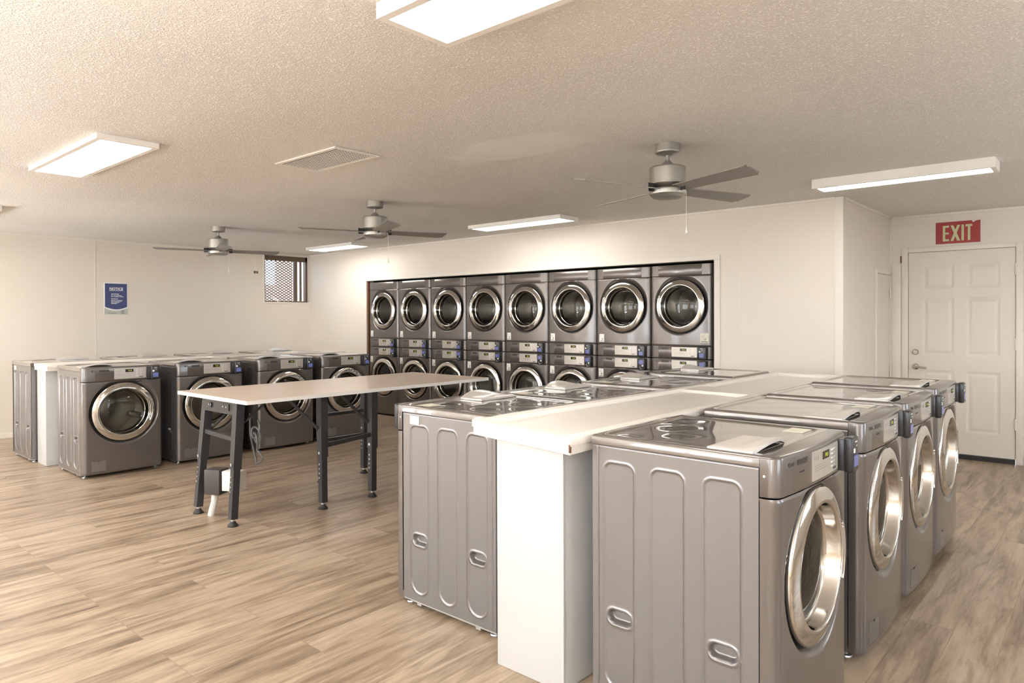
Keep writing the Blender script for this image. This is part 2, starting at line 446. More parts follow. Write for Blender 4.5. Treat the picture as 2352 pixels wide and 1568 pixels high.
def lid_mesh():
    bm = bmesh.new()
    hw, y0, y1 = HW, .001, .634
    xs = [-hw, -hw+.0015, -hw+.005, -hw+.010]+lin(-hw+.018, hw-.018, 66)+[hw-.010, hw-.005, hw-.0015, hw]
    ys = [y0, y0+.002]+lin(y0+.012, y1-.018, 62)+[y1-.010, y1-.005, y1-.0015, y1]
    def f(x, y):
        e = min(hw-abs(x), y1-y)
        z = .990-(.010*(1-min(1, e/.010))**2.2)
        d = rrect_d(x, y, -hw+.030, hw-.030, y0+.022, y1-.034, .03, .03)
        z -= .0055*(1-ss(-.014, .0, d))
        z += .0007*math.sin(x*26+1)*math.sin(y*21)*(1-ss(-.05, -.02, d))
        return (x, y, z)
    V = [[bm.verts.new(f(x, y)) for y in ys] for x in xs]
    for i in range(len(xs)-1):
        for j in range(len(ys)-1): bm.faces.new((V[i][j], V[i+1][j], V[i+1][j+1], V[i][j+1]))
    # skirt
    loop = [V[i][0] for i in range(len(xs))]+[V[-1][j] for j in range(1, len(ys))]+[V[i][-1] for i in range(len(xs)-2, -1, -1)]+[V[0][j] for j in range(len(ys)-2, 0, -1)]
    low = [bm.verts.new((v.co.x, v.co.y, .955)) for v in loop]
    for k in range(len(loop)):
        bm.faces.new((loop[k], loop[(k+1) % len(loop)], low[(k+1) % len(loop)], low[k]))
    bm.faces.new(low)
    return finish(bm, 'top_panel', 'lid', 50)
LID = lid_mesh()

def dispenser_mesh():
    """flat cover whose front edge arches up over a finger scoop"""
    bm = bmesh.new(); x0, x1, y0, y1 = -.318, -.040, .030, .185; zb = .9862
    xs = lin(x0, x1, 26); ys = lin(y0, y1, 16)
    def arch(x): return max(0., 1-((x-(x0+x1)/2)/((x1-x0)/2*.93))**2)
    T = [[None]*len(ys) for _ in xs]; B = [[None]*len(ys) for _ in xs]
    for i, x in enumerate(xs):
        for j, y in enumerate(ys):
            e = min(x-x0, x1-x, y1-y); rd = .004*(1-min(1, e/.004))**2
            up = .024*arch(x)*(1-ss(y0, y0+.085, y))
            T[i][j] = bm.verts.new((x, y-.018*arch(x)*(1-ss(y0, y0+.05, y)), zb+.013+up-rd)); B[i][j] = bm.verts.new((x, y-.018*arch(x)*(1-ss(y0, y0+.05, y)), zb+max(0, up-.001)))
    n, m_ = len(xs)-1, len(ys)-1
    for i in range(n):
        for j in range(m_):
            bm.faces.new((T[i][j], T[i+1][j], T[i+1][j+1], T[i][j+1])); bm.faces.new((B[i][j], B[i][j+1], B[i+1][j+1], B[i+1][j]))
        bm.faces.new((T[i][0], B[i][0], B[i+1][0], T[i+1][0])); bm.faces.new((T[i][m_], T[i+1][m_], B[i+1][m_], B[i][m_]))
    for j in range(m_):
        bm.faces.new((T[0][j], T[0][j+1], B[0][j+1], B[0][j])); bm.faces.new((T[n][j], B[n][j], B[n][j+1], T[n][j+1]))
    return finish(bm, 'dispenser_lid', 'plate', 45)
DISP = dispenser_mesh()

def cabinet_mesh():
    bm = bmesh.new(); add_box(bm, -.300, .300, .012, .628, .034, .952)
    # bottom rails
    # remove front face so the drum opening stays clear
    for f in [f for f in bm.faces if abs(f.normal.y+1) < .01 and f.calc_center_median().y < .02 and f.calc_area() > .3]:
        bm.faces.remove(f)
    return finish(bm, 'cabinet', 'gap', 30)
CAB = cabinet_mesh()
def rail_mesh():
    bm = bmesh.new()
    for s_ in (-1, 1): add_box(bm, min(s_*.337, s_*.31), max(s_*.337, s_*.31), .008, .632, .025, .0315)
    add_box(bm, -.31, .31, .615, .632, .025, .0315); add_box(bm, -.31, .31, .008, .02, .025, .0315)
    for s_ in (-1, 1):
        for y_ in (.10, .50): add_box(bm, min(s_*.334, s_*.318), max(s_*.334, s_*.318), y_, y_+.03, .012, .026)
    return finish(bm, 'base_rail', 'foot', 0)
RAIL = rail_mesh()
def back_mesh():
    bm = bmesh.new(); add_box(bm, -.334, .334, .629, .6335, .033, .952)
    return finish(bm, 'back_panel', 'side', 0)
BACKP = back_mesh()
def foot_mesh():
    bm = bmesh.new(); add_lathe(bm, [(.0, .0), (.022, 0), (.024, .004), (.022, .009), (.008, .012), (.008, .034), (0, .034)], 20)
    return finish(bm, 'levelling_foot', 'foot', 40)
FOOT = foot_mesh()
def bumper_mesh():
    bm = bmesh.new()
    return bm
def ring_mesh(ro, ri):
    bm = bmesh.new()
    P = [(ro-.012, -.030), (ro-.002, -.026), (ro, -.014), (ro-.0005, -.008), (ro-.002, -.004), (ro-.005, -.001), (ro-.010, .0012), (ro-.022, .0052), (ro-.034, .0086), (ro-.044, .0108), (ri+.018, .0120), (ri+.013, .0115), (ri+.009, .0080), (ri+.007, -.002), (ri+.004, -.014), (ri-.001, -.036), (ri-.004, -.044), (ri-.012, -.047)]
    add_lathe(bm, P, 96, 'F')
    return finish(bm, 'door', 'chrome', 60)
def gasket_mesh(ro):
    bm = bmesh.new(); add_lathe(bm, [(ro+.010, -.024), (ro-.002, -.034), (ro-.06, -.040), (ro-.075, -.05), (ro-.08, -.09)], 64, 'F')
    return finish(bm, 'door_seal', 'dark', 60)
def glass_mesh(ri, kind):
    bm = bmesh.new()
    P = [(ri-.004, -.046), (ri-.03, -.034), (ri-.06, -.026), (ri-.10, -.019), (ri-.14, -.0155), (ri-.17, -.014), (0, -.0135)]
    add_lathe(bm, P, 64, 'F')
    return finish(bm, 'door_glass', 'glass', 80)
def drum_mesh():
    bm = bmesh.new()
    add_lathe(bm, [(.19, -.10), (.235, -.11), (.24, -.13), (.24, -.40), (.235, -.42), (.14, -.43), (.10, -.415), (.05, -.41), (0, -.41)], 64, 'F')
    for k in range(3):
        a = math.radians(100+120*k)
        bm2 = []
        c_, s_ = math.cos(a), math.sin(a)
        pts = [(-.03, .238), (-.014, .195), (.014, .195), (.03, .238)]
        ring = []
        for y in (.14, .40):
            ring.append([bm.verts.new((c_*r-s_*t, y, s_*r+c_*t)) for t, r in pts])
        for i in range(3): bm.faces.new((ring[0][i], ring[0][i+1], ring[1][i+1], ring[1][i]))
        bm.faces.new(ring[0])
    return finish(bm, 'drum', 'steel', 40)
DRUM = drum_mesh()
def handle_mesh(rm, side):
    """grip set in the ring: a pocket rim and a bar that follow the ring"""
    bm = bmesh.new(); c0 = 0 if side > 0 else math.pi
    for rr, rad, out, span in ((rm-.004, .0085, .006, 22), (rm-.018, .0050, .010, 25), (rm+.012, .0050, .009, 25)):
        pts = [(rr*math.cos(c0+math.radians(a)), -out, rr*math.sin(c0+math.radians(a))) for a in lin(-span, span, 22)]
        add_tube(bm, pts, rad, 10)
    return finish(bm, 'door_handle', 'chrome', 60)

CTRL_W = .13
def control_parts(parent, z0, reader_flip=False, digits='PU5'):
    """everything on the control band whose lower edge is at z0"""
    bm = bmesh.new(); bent_box(bm, -.085, .190, z0+.016, z0+.114, -.002, .0035)
    pl = link('control_plate', finish(bm, 'control_plate', 'panel', 30), parent)
    bm = bmesh.new(); bent_box(bm, .010, .082, z0+.076, z0+.102, 0, .0045)
    dsp = link('display', finish(bm, 'display', 'lcd', 30), pl)
    return pl
def make_control(z0, digits='PU5'):
    d = {}
    bm = bmesh.new(); bent_box(bm, -.085, .190, z0+.016, z0+.114, -.002, .0035); d['control_plate'] = finish(bm, 'control_plate', 'panel', 30)
    bm = bmesh.new(); bent_box(bm, .008, .078, z0+.075, z0+.102, 0, .0047, 4); d['display'] = finish(bm, 'display', 'lcd', 30)
    bm = bmesh.new(); add_text(bm, digits, .018, lambda u, v, w_: on_front(.034+u, z0+.082+v, .0048+w_), ext=.0002, bold=.0); d['display_digits'] = finish(bm, 'display_digits', 'lcdtxt', 0)
    bm = bmesh.new()
    for k in range(5): bent_box(bm, .134, .150, z0+.037+k*.0145, z0+.0390+k*.0145, 0, .0042, 2)
    d['keypad'] = finish(bm, 'keypad_marks', 'button', 30)
    bm = bmesh.new(); bent_box(bm, .098, .116, z0+.036, z0+.0405, 0, .0062, 2); d['button'] = finish(bm, 'button', 'button', 30)
    bm = bmesh.new()
    bent_box(bm, .128, .162, z0+.0235, z0+.030, 0, .0045, 2)
    for x_ in (-.068, -.052, -.036): bent_box(bm, x_, x_+.0015, z0+.082, z0+.096, 0, .0038, 1)
    for k in range(3): bent_box(bm, -.07, .07-.02*k, z0+.046+k*.008, z0+.0466+k*.008, 0, .0038, 3)
    d['print'] = finish(bm, 'print', 'ink', 0)
    bm = bmesh.new()
    bent_box(bm, -.205, -.125, z0+.088, z0+.106, -.001, .0012, 4)
    d['name_slot'] = finish(bm, 'name_slot', 'slot', 0)
    bm = bmesh.new()
    n = 20; cu, cv = -.262, z0+.097
    ring = [bm.verts.new(on_front(cu+.0075*math.cos(2*math.pi*k/n), cv+.0075*math.sin(2*math.pi*k/n), .0012)) for k in range(n)]
    bm.faces.new(ring); d['brand_emblem'] = finish(bm, 'brand_emblem', 'ink', 0); bm = bmesh.new()
    add_text(bm, 'LG', .0155, lambda u, v, w_: on_front(-.251+u, z0+.0915+v, .0012+w_), ext=.0003, bold=.0004)
    d['brand_lettering'] = finish(bm, 'brand_lettering', 'ink', 0); bm = bmesh.new()
    add_text(bm, 'Commercial', .008, lambda u, v, w_: on_front(-.190+u, z0+.062+v, .0008+w_), ext=.0002)
    d['series_lettering'] = finish(bm, 'series_lettering', 'ink', 0)
    bm = bmesh.new()
    for s in (-1, 1):
        add_lathe(bm, [(.0075, -.0015), (.0075, .002), (.004, .0035), (0, .0036)], 14, 'Z', (0, 0, 0))
        for v in bm.verts:
            if not v.tag:
                p = v.co.copy(); v.co = Vector((s*(HW-.0035)+s*p.z, -.014+p.x, z0+.068+p.y)); v.tag = True
    d['screw'] = finish(bm, 'screw_plug', 'foot', 40)
    return d
def make_reader(z0, flip):
    """card reader with bracket, screen and small labels"""
    d = {}
    bm = bmesh.new(); add_box(bm, .205, .290, -.088, -.045, z0+.004, z0+.118, .004)
    d['bracket'] = finish(bm, 'bracket', 'black', 40)
    bm = bmesh.new()
    add_box(bm, .222, .302, -.114, -.080, z0-.004, z0+.124, .010, 3)
    d['card_reader'] = finish(bm, 'card_reader', 'black', 40)
    bm = bmesh.new()
    zz = (z0+.018, z0+.058) if not flip else (z0+.064, z0+.104)
    add_box(bm, .236, .284, -.1155, -.112, *zz)
    d['reader_screen'] = finish(bm, 'reader_screen', 'screen', 0)
    bm = bmesh.new()
    if not flip:
        add_box(bm, .232, .248, -.1153, -.112, z0+.068, z0+.084); add_box(bm, .262, .270, -.1153, -.112, z0+.090, z0+.094); add_box(bm, .248, .272, -.1153, -.112, z0+.105, z0+.109)
    else:
        add_box(bm, .272, .288, -.1153, -.112, z0+.040, z0+.056); add_box(bm, .244, .254, -.1153, -.112, z0+.028, z0+.034); add_box(bm, .248, .272, -.1153, -.112, z0+.012, z0+.016)
    d['reader_label'] = finish(bm, 'reader_label', 'sticker', 0)
    return d
CT_W = make_control(.860); RD_W = make_reader(.860, False); RD_WF = make_reader(.868, True); CT_D = make_control(.872)
BAND_W = band_mesh('control_band', .861, .990, 'body')
FRONT_W = front_mesh(.032, .858, .575, .273)
RING_W = ring_mesh(.268, .200); GASK = gasket_mesh(.267); BOWL = glass_mesh(.200, 'bowl'); FLAT = glass_mesh(.200, 'flat')
H_R = handle_mesh(.233, 1); H_L = handle_mesh(.233, -1)
def hatch_mesh():
    bm = bmesh.new(); bent_box(bm, -.272, -.157, .058, .148, -.004, .0012, 5)
    return finish(bm, 'filter_hatch', 'side', 30)
HATCH = hatch_mesh()
def hatch_catch():
    bm = bmesh.new(); bent_box(bm, -.222, -.208, .143, .149, 0, .003, 1)
    return finish(bm, 'hatch_catch', 'dark', 30)
CATCH = hatch_catch()
def cream_sticker():
    bm = bmesh.new(); add_box(bm, .20, .31, .055, .130, .9852, .9872); return finish(bm, 'instruction_sticker', 'cream', 0)
CREAM = cream_sticker()
def side_label():
    bm = bmesh.new(); add_box(bm, HW-.003, HW+.0008, .060, .125, .900, .942); return finish(bm, 'rating_label', 'sticker', 0)
SLAB = side_label()

def add_control(root, band, ct, rd):
    link_ = lambda n, me, p: link(n, me, p)
    b = link('control_panel', band, root)
    p = link('control_plate', ct['control_plate'], b)
    # the plate's own details are sub-parts of the control panel
    for n in ('display', 'display_digits', 'keypad', 'print', 'name_slot', 'brand_emblem', 'brand_lettering', 'series_lettering', 'screw'):
        link({'keypad': 'keypad_marks', 'print': 'printed_marks', 'screw': 'screw_cap'}.get(n, n), ct[n], b)
    for k in range(5): link('button', ct['button'], b, (0, 0, k*.0145))
    r = link('card_reader', rd['card_reader'], root)
    for n in ('bracket', 'reader_screen', 'reader_label'): link(n, rd[n], r)
    return b
def add_door(root, zc, glass, handle, drum=True):
    yb = -FY-.010
    d = link('door', RING_W, root, (0, yb, zc))
    link('door_glass', glass, d); link('door_handle', handle, d)
    link('door_seal', GASK, root, (0, yb, zc))
    if drum: link('drum', DRUM, root, (0, yb, zc))

def make_washer(label_side=False):
    root = empty('washing_machine', (0, 0, 0))
    link('cabinet', CAB, root); link('side_panel', SIDE_L, root); link('side_panel', SIDE_R, root)
    link('base_rail', RAIL, root); link('back_panel', BACKP, root); link('front_panel', FRONT_W, root); link('top_panel', LID, root); link('dispenser_lid', DISP, root)
    link('instruction_sticker', CREAM, root)
    add_control(root, BAND_W, CT_W, RD_W)
    add_door(root, .575, BOWL, H_R)
    h = link('filter_hatch', HATCH, root); link('hatch_catch', CATCH, h)
    for x in (-.30, .30):
        for y in (.02, .59): link('levelling_foot', FOOT, root, (x, y, 0))
    if label_side: link('rating_label', SLAB, root)
    return root

# dryers ------------------------------------------------------
def dryer_body():
    bm = bmesh.new()
    for x in (-HW+.001, HW-.006): add_box(bm, x, x+.005, .0, .60, .0, .955)
    add_box(bm, -HW+.004, HW-.004, .0, .60, .0, .006); add_box(bm, -HW+.004, HW-.004, .0, .60, .950, .956)
    add_box(bm, -HW+.004, HW-.004, .595, .60, .0, .956)
    return finish(bm, 'cabinet', 'body', 30)
DBODY = dryer_body()
DR_Z = 1.003
CT_U = make_control(.002); RD_U = make_reader(.002, False)
BAND_U = band_mesh('control_band', .001, .126, 'body', False)
FRONT_U = front_mesh(.128, .840, .534, .273)
TOPB_U = band_mesh('upper_band', .842, .955, 'body', False)
BAND_L = band_mesh('control_band', .874, .999, 'body', False)
FRONT_L = front_mesh(.020, .872, .566, .273)
def number_sticker(num, u0, v0, wd=.066, ht=.088, material='sticker'):
    bm = bmesh.new(); bent_box(bm, u0, u0+wd, v0, v0+ht, -.001, .0012, 3)
    a = finish(bm, 'number_sticker', material, 0)
    bm = bmesh.new(); bent_box(bm, u0+.010, u0+wd-.010, v0+.008, v0+.014, 0, .0018, 2)
    for k in range(2): bent_box(bm, u0+.008, u0+wd*.5, v0+ht*.62+k*.010, v0+ht*.62+.001+k*.010, 0, .0016, 1)
    add_text(bm, num, .030, lambda u, v, w_: on_front(u0+wd*.44+u, v0+.022+v, .0014+w_), ext=.0003, bold=.0006, sx=.75)
    b = finish(bm, 'sticker_number', 'ink', 0)
    return a, b
def make_upper():
    root = empty('stacked_dryer', (0, 0, 0))
    link('cabinet', DBODY, root); link('front_panel', FRONT_U, root); link('upper_panel', TOPB_U, root)
    add_control(root, BAND_U, CT_U, RD_U); add_door(root, .534, FLAT, H_L)
    return root
def make_lower():
    root = empty('stacked_dryer', (0, 0, 0))
    link('cabinet', DBODY, root, (0, 0, .042)); link('front_panel', FRONT_L, root)
    add_control(root, BAND_L, CT_D, RD_WF); add_door(root, .566, FLAT, H_L)
    for x in (-.30, .30):
        for y in (.02, .56): link('levelling_foot', FOOT, root, (x, y, .0085))
    return root

# ------------------------------------------------------------ room
def quad(bm, pts):
    bm.faces.new([bm.verts.new(p) for p in pts])
def struct(name, bm, material, smooth=0):
    o = link(name, finish(bm, name, material, smooth)); tag(o, kind='structure'); return o
bm = bmesh.new(); add_box(bm, XL-.15, XR+.15, YB-.15, YE+.15, -.12, 0); struct('floor', bm, 'floor')
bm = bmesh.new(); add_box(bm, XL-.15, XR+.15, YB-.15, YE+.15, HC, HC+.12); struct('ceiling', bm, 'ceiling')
T = .12
def wall_with_holes(name, axis, pos, sgn, a0, a1, holes, z1=HC):
    """axis 'x': wall runs along x at y=pos, thickness towards sgn; holes = (a0,a1,z0,z1)"""
    bm = bmesh.new(); cuts = sorted({a0, a1, *[h[0] for h in holes], *[h[1] for h in holes]})
    for i in range(len(cuts)-1):
        c0, c1 = cuts[i], cuts[i+1]; hs = [h for h in holes if h[0] <= c0+1e-6 and h[1] >= c1-1e-6]
        segs = [(0., z1)]
        for h in hs:
            ns = []
            for s0, s1 in segs:
                if h[2] > s0: ns.append((s0, min(s1, h[2])))
                if h[3] < s1: ns.append((max(s0, h[3]), s1))
            segs = ns
        for s0, s1 in segs:
            if s1-s0 < 1e-4: continue
            p0, p1 = (pos, pos+sgn*T) if sgn > 0 else (pos+sgn*T, pos)
            if axis == 'x': add_box(bm, c0, c1, p0, p1, s0, s1)
            else: add_box(bm, p0, p1, c0, c1, s0, s1)
    bmesh.ops.remove_doubles(bm, verts=bm.verts, dist=1e-5)
    return struct(name, bm, 'wall')
WIN = (5.595, 6.380, 1.690, 2.430)
wall_with_holes('wall_left', 'y', XL, -1, YB, YD, [WIN])
wall_with_holes('wall_dryers', 'x', YD, 1, XL-T, XC, [(-8.49, -2.945, 0, 1.985)])
wall_with_holes('wall_return', 'y', XC, -1, YD+T, YE, [(7.555, 8.105, 0, 1.86)])
wall_with_holes('wall_exit', 'x', YE, 1, XC-T, XR, [(-1.612, -.700, 0, 2.085)])
wall_with_holes('wall_right', 'y', XR, 1, YB, YE, SIDE)
wall_with_holes('wall_back', 'x', YB, -1, XL, XR, BACK)
for n_, (x0, x1, z0, z1) in enumerate(BACK):  # frames of the unseen back openings with made-up layout
    bm = bmesh.new()
    fr = .05
    for a in ((x0, x0+fr, z0, z1), (x1-fr, x1, z0, z1), (x0+fr, x1-fr, z0, z0+fr), (x0+fr, x1-fr, z1-fr, z1), ((x0+x1)/2-.02, (x0+x1)/2+.02, z0+fr, z1-fr)):
        add_box(bm, a[0], a[1], YB-.09, YB-.03, a[2], a[3])
    o = struct('window_%d' % (n_+2), bm, 'brown')
# dark alcove behind the dryers
bm = bmesh.new()
add_box(bm, -8.6, -2.85, YD+.90, YD+.95, 0, 2.1); add_box(bm, -8.6, -8.50, YD+T, YD+.90, 0, 2.1); add_box(bm, -2.935, -2.85, YD+T, YD+.90, 0, 2.1); add_box(bm, -8.6, -2.85, YD+T, YD+.90, 2.02, 2.1)
struct('wall_alcove', bm, 'gap')
# casing round the dryer opening
bm = bmesh.new()
add_box(bm, -8.525, -8.488, YD-.014, YD, 0, 1.985); add_box(bm, -8.525, -2.888, YD-.016, YD, 1.985, 2.035, .003); add_box(bm, -2.948, -2.888, YD-.016, YD, 0, 1.985, .003)
struct('trim_1', bm, 'trim')
bm = bmesh.new(); add_box(bm, -8.488, -8.462, YD+.004, YD+.03, 0, 1.98); struct('trim_2', bm, 'wood')
# corner boards and cove strips
bm = bmesh.new(); add_box(bm, XC-.055, XC, YD-.010, YD, 0, HC-.004); add_box(bm, XC, XC+.010, YD-.010, YD+.028, 0, HC-.004); struct('trim_3', bm, 'trim')
bm = bmesh.new()
add_box(bm, XL, XC-.056, YD-.016, YD, HC-.020, HC); add_box(bm, XL, XL+.012, YB, WIN[0]-.05, HC-.022, HC)
add_box(bm, XC, XC+.016, YD+.03, YE, HC-.024, HC); add_box(bm, XC+.018, XR, YE-.016, YE, HC-.022, HC)
struct('trim_4', bm, 'trim')
bm = bmesh.new(); add_box(bm, XC, XC+.014, YE-.014, YE, 1.98, HC-.024); struct('trim_5', bm, 'trim')
bm = bmesh.new()      # faint panel battens
for y_ in (2.72+.49,): add_box(bm, XL, XL+.0025, y_, y_+.006, .1, HC-.03)
add_box(bm, -2.70, -2.694, YD-.0025, YD, .1, HC-.03)
struct('trim_6', bm, 'trim')
bm = bmesh.new(); add_box(bm, XL, XL+.010, YB, YD, 0, .055, .002); struct('baseboard_left', bm, 'trim')
bm = bmesh.new(); add_box(bm, -2.888, XC-.056, YD-.012, YD, 0, .08, .002); struct('baseboard_dryers', bm, 'trim')
bm = bmesh.new(); add_box(bm, -.640, XR, YE-.012, YE, 0, .085, .002); struct('baseboard_exit', bm, 'trim')

# window high in the corner
y0, y1, z0, z1 = WIN
bm = bmesh.new()
for a in ((y0-.022, y0, z0-.022, z1+.015), (y1, YD-.001, z0-.022, z1+.015), (y0, y1, z0-.022, z0), (y0, y1, z1, z1+.015)):
    add_box(bm, XL, XL+.014, a[0], a[1], a[2], a[3])
wi = struct('window_1', bm, 'trim')
bm = bmesh.new(); d0, d1 = XL-.10, XL-.03
for a in ((y0, y0+.034, z0, z1), (y1-.034, y1, z0, z1), (y0, y1, z0, z0+.018), (y0, y1, z1-.075, z1)): add_box(bm, d0, d1, *a)
add_box(bm, d0+.01, d1-.01, 6.155, 6.20, z0+.02, z1-.05); add_box(bm, d0+.02, d1-.02, 6.26, 6.285, z0+.02, z1-.05)
link('window_frame', finish(bm, 'window_frame', 'brown', 0), wi)
bm = bmesh.new(); add_box(bm, d0+.022, d0+.026, y0+.03, y1-.03, z0+.015, z1-.045); link('window_pane', finish(bm, 'window_pane', 'pane', 0), wi)
bm = bmesh.new()      # expanded metal security mesh
ny, nz = 14, 30; ya, yb_, za, zb = y0+.036, 6.155, z0+.02, z1-.06
dy = (yb_-ya)/ny; dz = (zb-za)/nz
for i in range(ny):
    for j in range(nz):
        ax, az = ya+i*dy, za+j*dz
        if (i+j) % 2: add_beam(bm, (XL-.112, ax, az), (XL-.112, ax+dy, az+dz), .006, .011)
        else: add_beam(bm, (XL-.112, ax, az+dz), (XL-.112, ax+dy, az), .006, .011)
sm = link('security_mesh', finish(bm, 'security_mesh', 'mesh', 0), wi)
bm = bmesh.new()      # torn corner of plastic film at the foot of the window
quad(bm, [(XL-.026, 5.70, 1.80), (XL-.026, 5.73, 1.80), (XL-.020, 5.86, 1.70), (XL-.022, 5.83, 1.695)])
link('torn_film', finish(bm, 'torn_film', 'notice', 0), wi)
# outside: a stucco wall and ground
bm = bmesh.new(); add_box(bm, XL-3.2, XL-3.0, 4.2, 16, -.14, 2.12); add_box(bm, XL-3.2, XL-3.0, 7.62, 16, 2.12, 3.4)
tag(link('garden_wall', finish(bm, 'garden_wall', 'stucco', 0)), kind='structure')
bm = bmesh.new(); quad(bm, [(-40, -30, -.16), (30, -30, -.16), (30, 30, -.16), (-40, 30, -.16)]); tag(link('ground', finish(bm, 'ground', 'asphalt', 0)), kind='structure')

# exit door
DX0, DX1, DZ1 = -1.608, -.706, 2.078
def door_slab(name, w_, h_, panels):
    """six-panel slab, front face at y=0 facing -Y, origin at lower left"""
    xs = lin(0, w_, 90); zs = lin(0, h_, 200)
    def f(x, z):
        y = 0.
        for (a, b, c, d) in panels:
            dd = rrect_d(x, z, a, b, c, d, .002, .002)
            if dd < .012:
                y += .006*(1-ss(-.014, .002, dd)) - .0055*(1-ss(-.040, -.026, dd))
        return (x, y, z)
    return grid(name, xs, zs, f, 'door', smooth=40)
PAN = [(.13, .40, 1.66, 1.90), (.51, .78, 1.66, 1.90), (.13, .40, .98, 1.56), (.51, .78, .98, 1.56), (.13, .40, .22, .82), (.51, .78, .22, .82)]
bm = bmesh.new()
add_box(bm, DX0-.062, DX0-.004, YE-.016, YE, 0, DZ1+.06, .003); add_box(bm, DX1+.006, DX1+.062, YE-.016, YE, 0, DZ1+.055, .003); add_box(bm, DX0-.004, DX1+.006, YE-.016, YE, DZ1+.007, DZ1+.055, .003)
add_box(bm, XC+.018, DX0-.070, YE-.008, YE, 0, 1.975, .002)
dr = struct('door_1', bm, 'trim', 30)
link('door_slab', door_slab('door_slab', DX1-DX0, DZ1-.05, PAN), dr, (DX0, YE-.002, .05))
bm = bmesh.new(); add_box(bm, DX0-.003, DX1+.005, YE+.012, YE+.05, .05, DZ1+.006); link('door_core', finish(bm, 'door_core', 'door', 0), dr)  # unseen backing box added to block light leaking round the thin slab
bm = bmesh.new(); add_box(bm, DX0, DX1, YE-.012, YE+.03, .0, .045); link('door_sweep', finish(bm, 'door_sweep', 'dark', 0), dr)
for z_ in (1.82, 1.10, .33):
    bm = bmesh.new(); add_lathe(bm, [(0, 0), (.008, 0), (.008, .11), (0, .11)], 10, 'Z', (DX1+.004, YE-.014, z_)); link('hinge', finish(bm, 'hinge', 'trim', 40), dr)
bm = bmesh.new(); add_lathe(bm, [(.030, 0), (.030, .010), (.022, .020), (.020, .024), (0, .024)], 28, 'F', (DX0+.065, YE-.002, 1.056)); link('deadbolt', finish(bm, 'deadbolt', 'knob', 40), dr)
bm = bmesh.new(); add_lathe(bm, [(.031, 0), (.031, .008), (.024, .016), (.012, .018), (.012, .045), (0, .046)], 28, 'F', (DX0+.065, YE-.002, .905))
add_tube(bm, [(DX0+.065, YE-.042, .905), (DX0+.10, YE-.048, .905), (DX0+.14, YE-.046, .900), (DX0+.168, YE-.040, .897)], .0095, 12)
link('door_lever', finish(bm, 'door_lever', 'knob', 40), dr)
bm = bmesh.new(); add_box(bm, DX0+.075, DX0+.155, YE-.004, YE+.004, DZ1+.009, DZ1+.012); link('closer_slot', finish(bm, 'closer_slot', 'dark', 0), dr)
bm = bmesh.new(); add_box(bm, DX0-.078, DX0-.064, YE-.006, YE, 1.985, 2.055); struct('trim_7', bm, 'wood')
# storage door in the return wall
bm = bmesh.new(); add_box(bm, XC, XC+.016, 7.495, 7.540, 0, 1.90, .003); add_box(bm, XC, XC+.012, 7.541, YE-.018, 1.862, 1.90, .003)
d2 = struct('door_2', bm, 'trim', 30)
bm = bmesh.new(); add_box(bm, XC-.03, XC-.006, 7.557, 8.10, .01, 1.857); link('door_slab', finish(bm, 'door_slab', 'wall', 0), d2)
for z_ in (1.62, .80):
    bm = bmesh.new(); add_lathe(bm, [(0, 0), (.008, 0), (.008, .10), (0, .10)], 10, 'Z', (XC+.006, 8.098, z_)); link('hinge', finish(bm, 'hinge', 'trim', 40), d2)

# ------------------------------------------------------------ low walls of the two machine islands
def island(x0, x1, y0, y1, h, label):
    o = box('low_partition', x0, x1, y0, y1, 0, h, 'white', None, .003)
    return o
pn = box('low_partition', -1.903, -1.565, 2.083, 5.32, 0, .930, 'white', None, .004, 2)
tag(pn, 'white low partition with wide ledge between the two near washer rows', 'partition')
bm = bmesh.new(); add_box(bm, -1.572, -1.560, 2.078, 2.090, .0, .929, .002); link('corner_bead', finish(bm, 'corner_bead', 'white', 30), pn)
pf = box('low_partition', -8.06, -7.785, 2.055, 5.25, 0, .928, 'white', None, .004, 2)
tag(pf, 'white painted low partition between the far washer rows near the notice wall', 'partition')
def cap_mesh(x0, x1, y0, y1, zb, zt, trays, tilt=0.):
    """board with raised lips round shallow trays"""
    bm = bmesh.new()
    add_box(bm, x0, x1, y0, y1, zb, zt-.022, .002, 1)
    lip = .045
    xs = [x0, x0+lip, x1-lip, x1]
    add_box(bm, x0-.004, x0+lip, y0-.004, y1, zt-.030, zt, .003, 2); add_box(bm, x1-lip, x1+.004, y0-.004, y1, zt-.030, zt, .003, 2)
    yy = y0
    solids = []; prev = y0-.003
    for a, b in trays:
        solids.append((prev, a)); prev = b
    solids.append((prev, y1))
    for a, b in solids:
        add_box(bm, x0+lip-.002, x1-lip+.002, a, b, zt-.030, zt-.0005, .002, 1)
    xm = (x0+x1)/2
    for v in bm.verts: v.co.z += -tilt*(v.co.x-xm)/(x1-x0)*max(0, 1-(v.co.y-y0)/2.2)
    return bm
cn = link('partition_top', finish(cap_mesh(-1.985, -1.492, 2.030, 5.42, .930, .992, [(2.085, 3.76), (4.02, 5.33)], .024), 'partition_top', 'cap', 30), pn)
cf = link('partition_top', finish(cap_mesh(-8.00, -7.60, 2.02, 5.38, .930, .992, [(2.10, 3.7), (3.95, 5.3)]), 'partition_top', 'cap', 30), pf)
bm = bmesh.new(); add_box(bm, -1.4945, -1.4890, 2.0240, 2.034, .928, .958); link('chipped_corner', finish(bm, 'chipped_corner', 'wood', 0), cn)

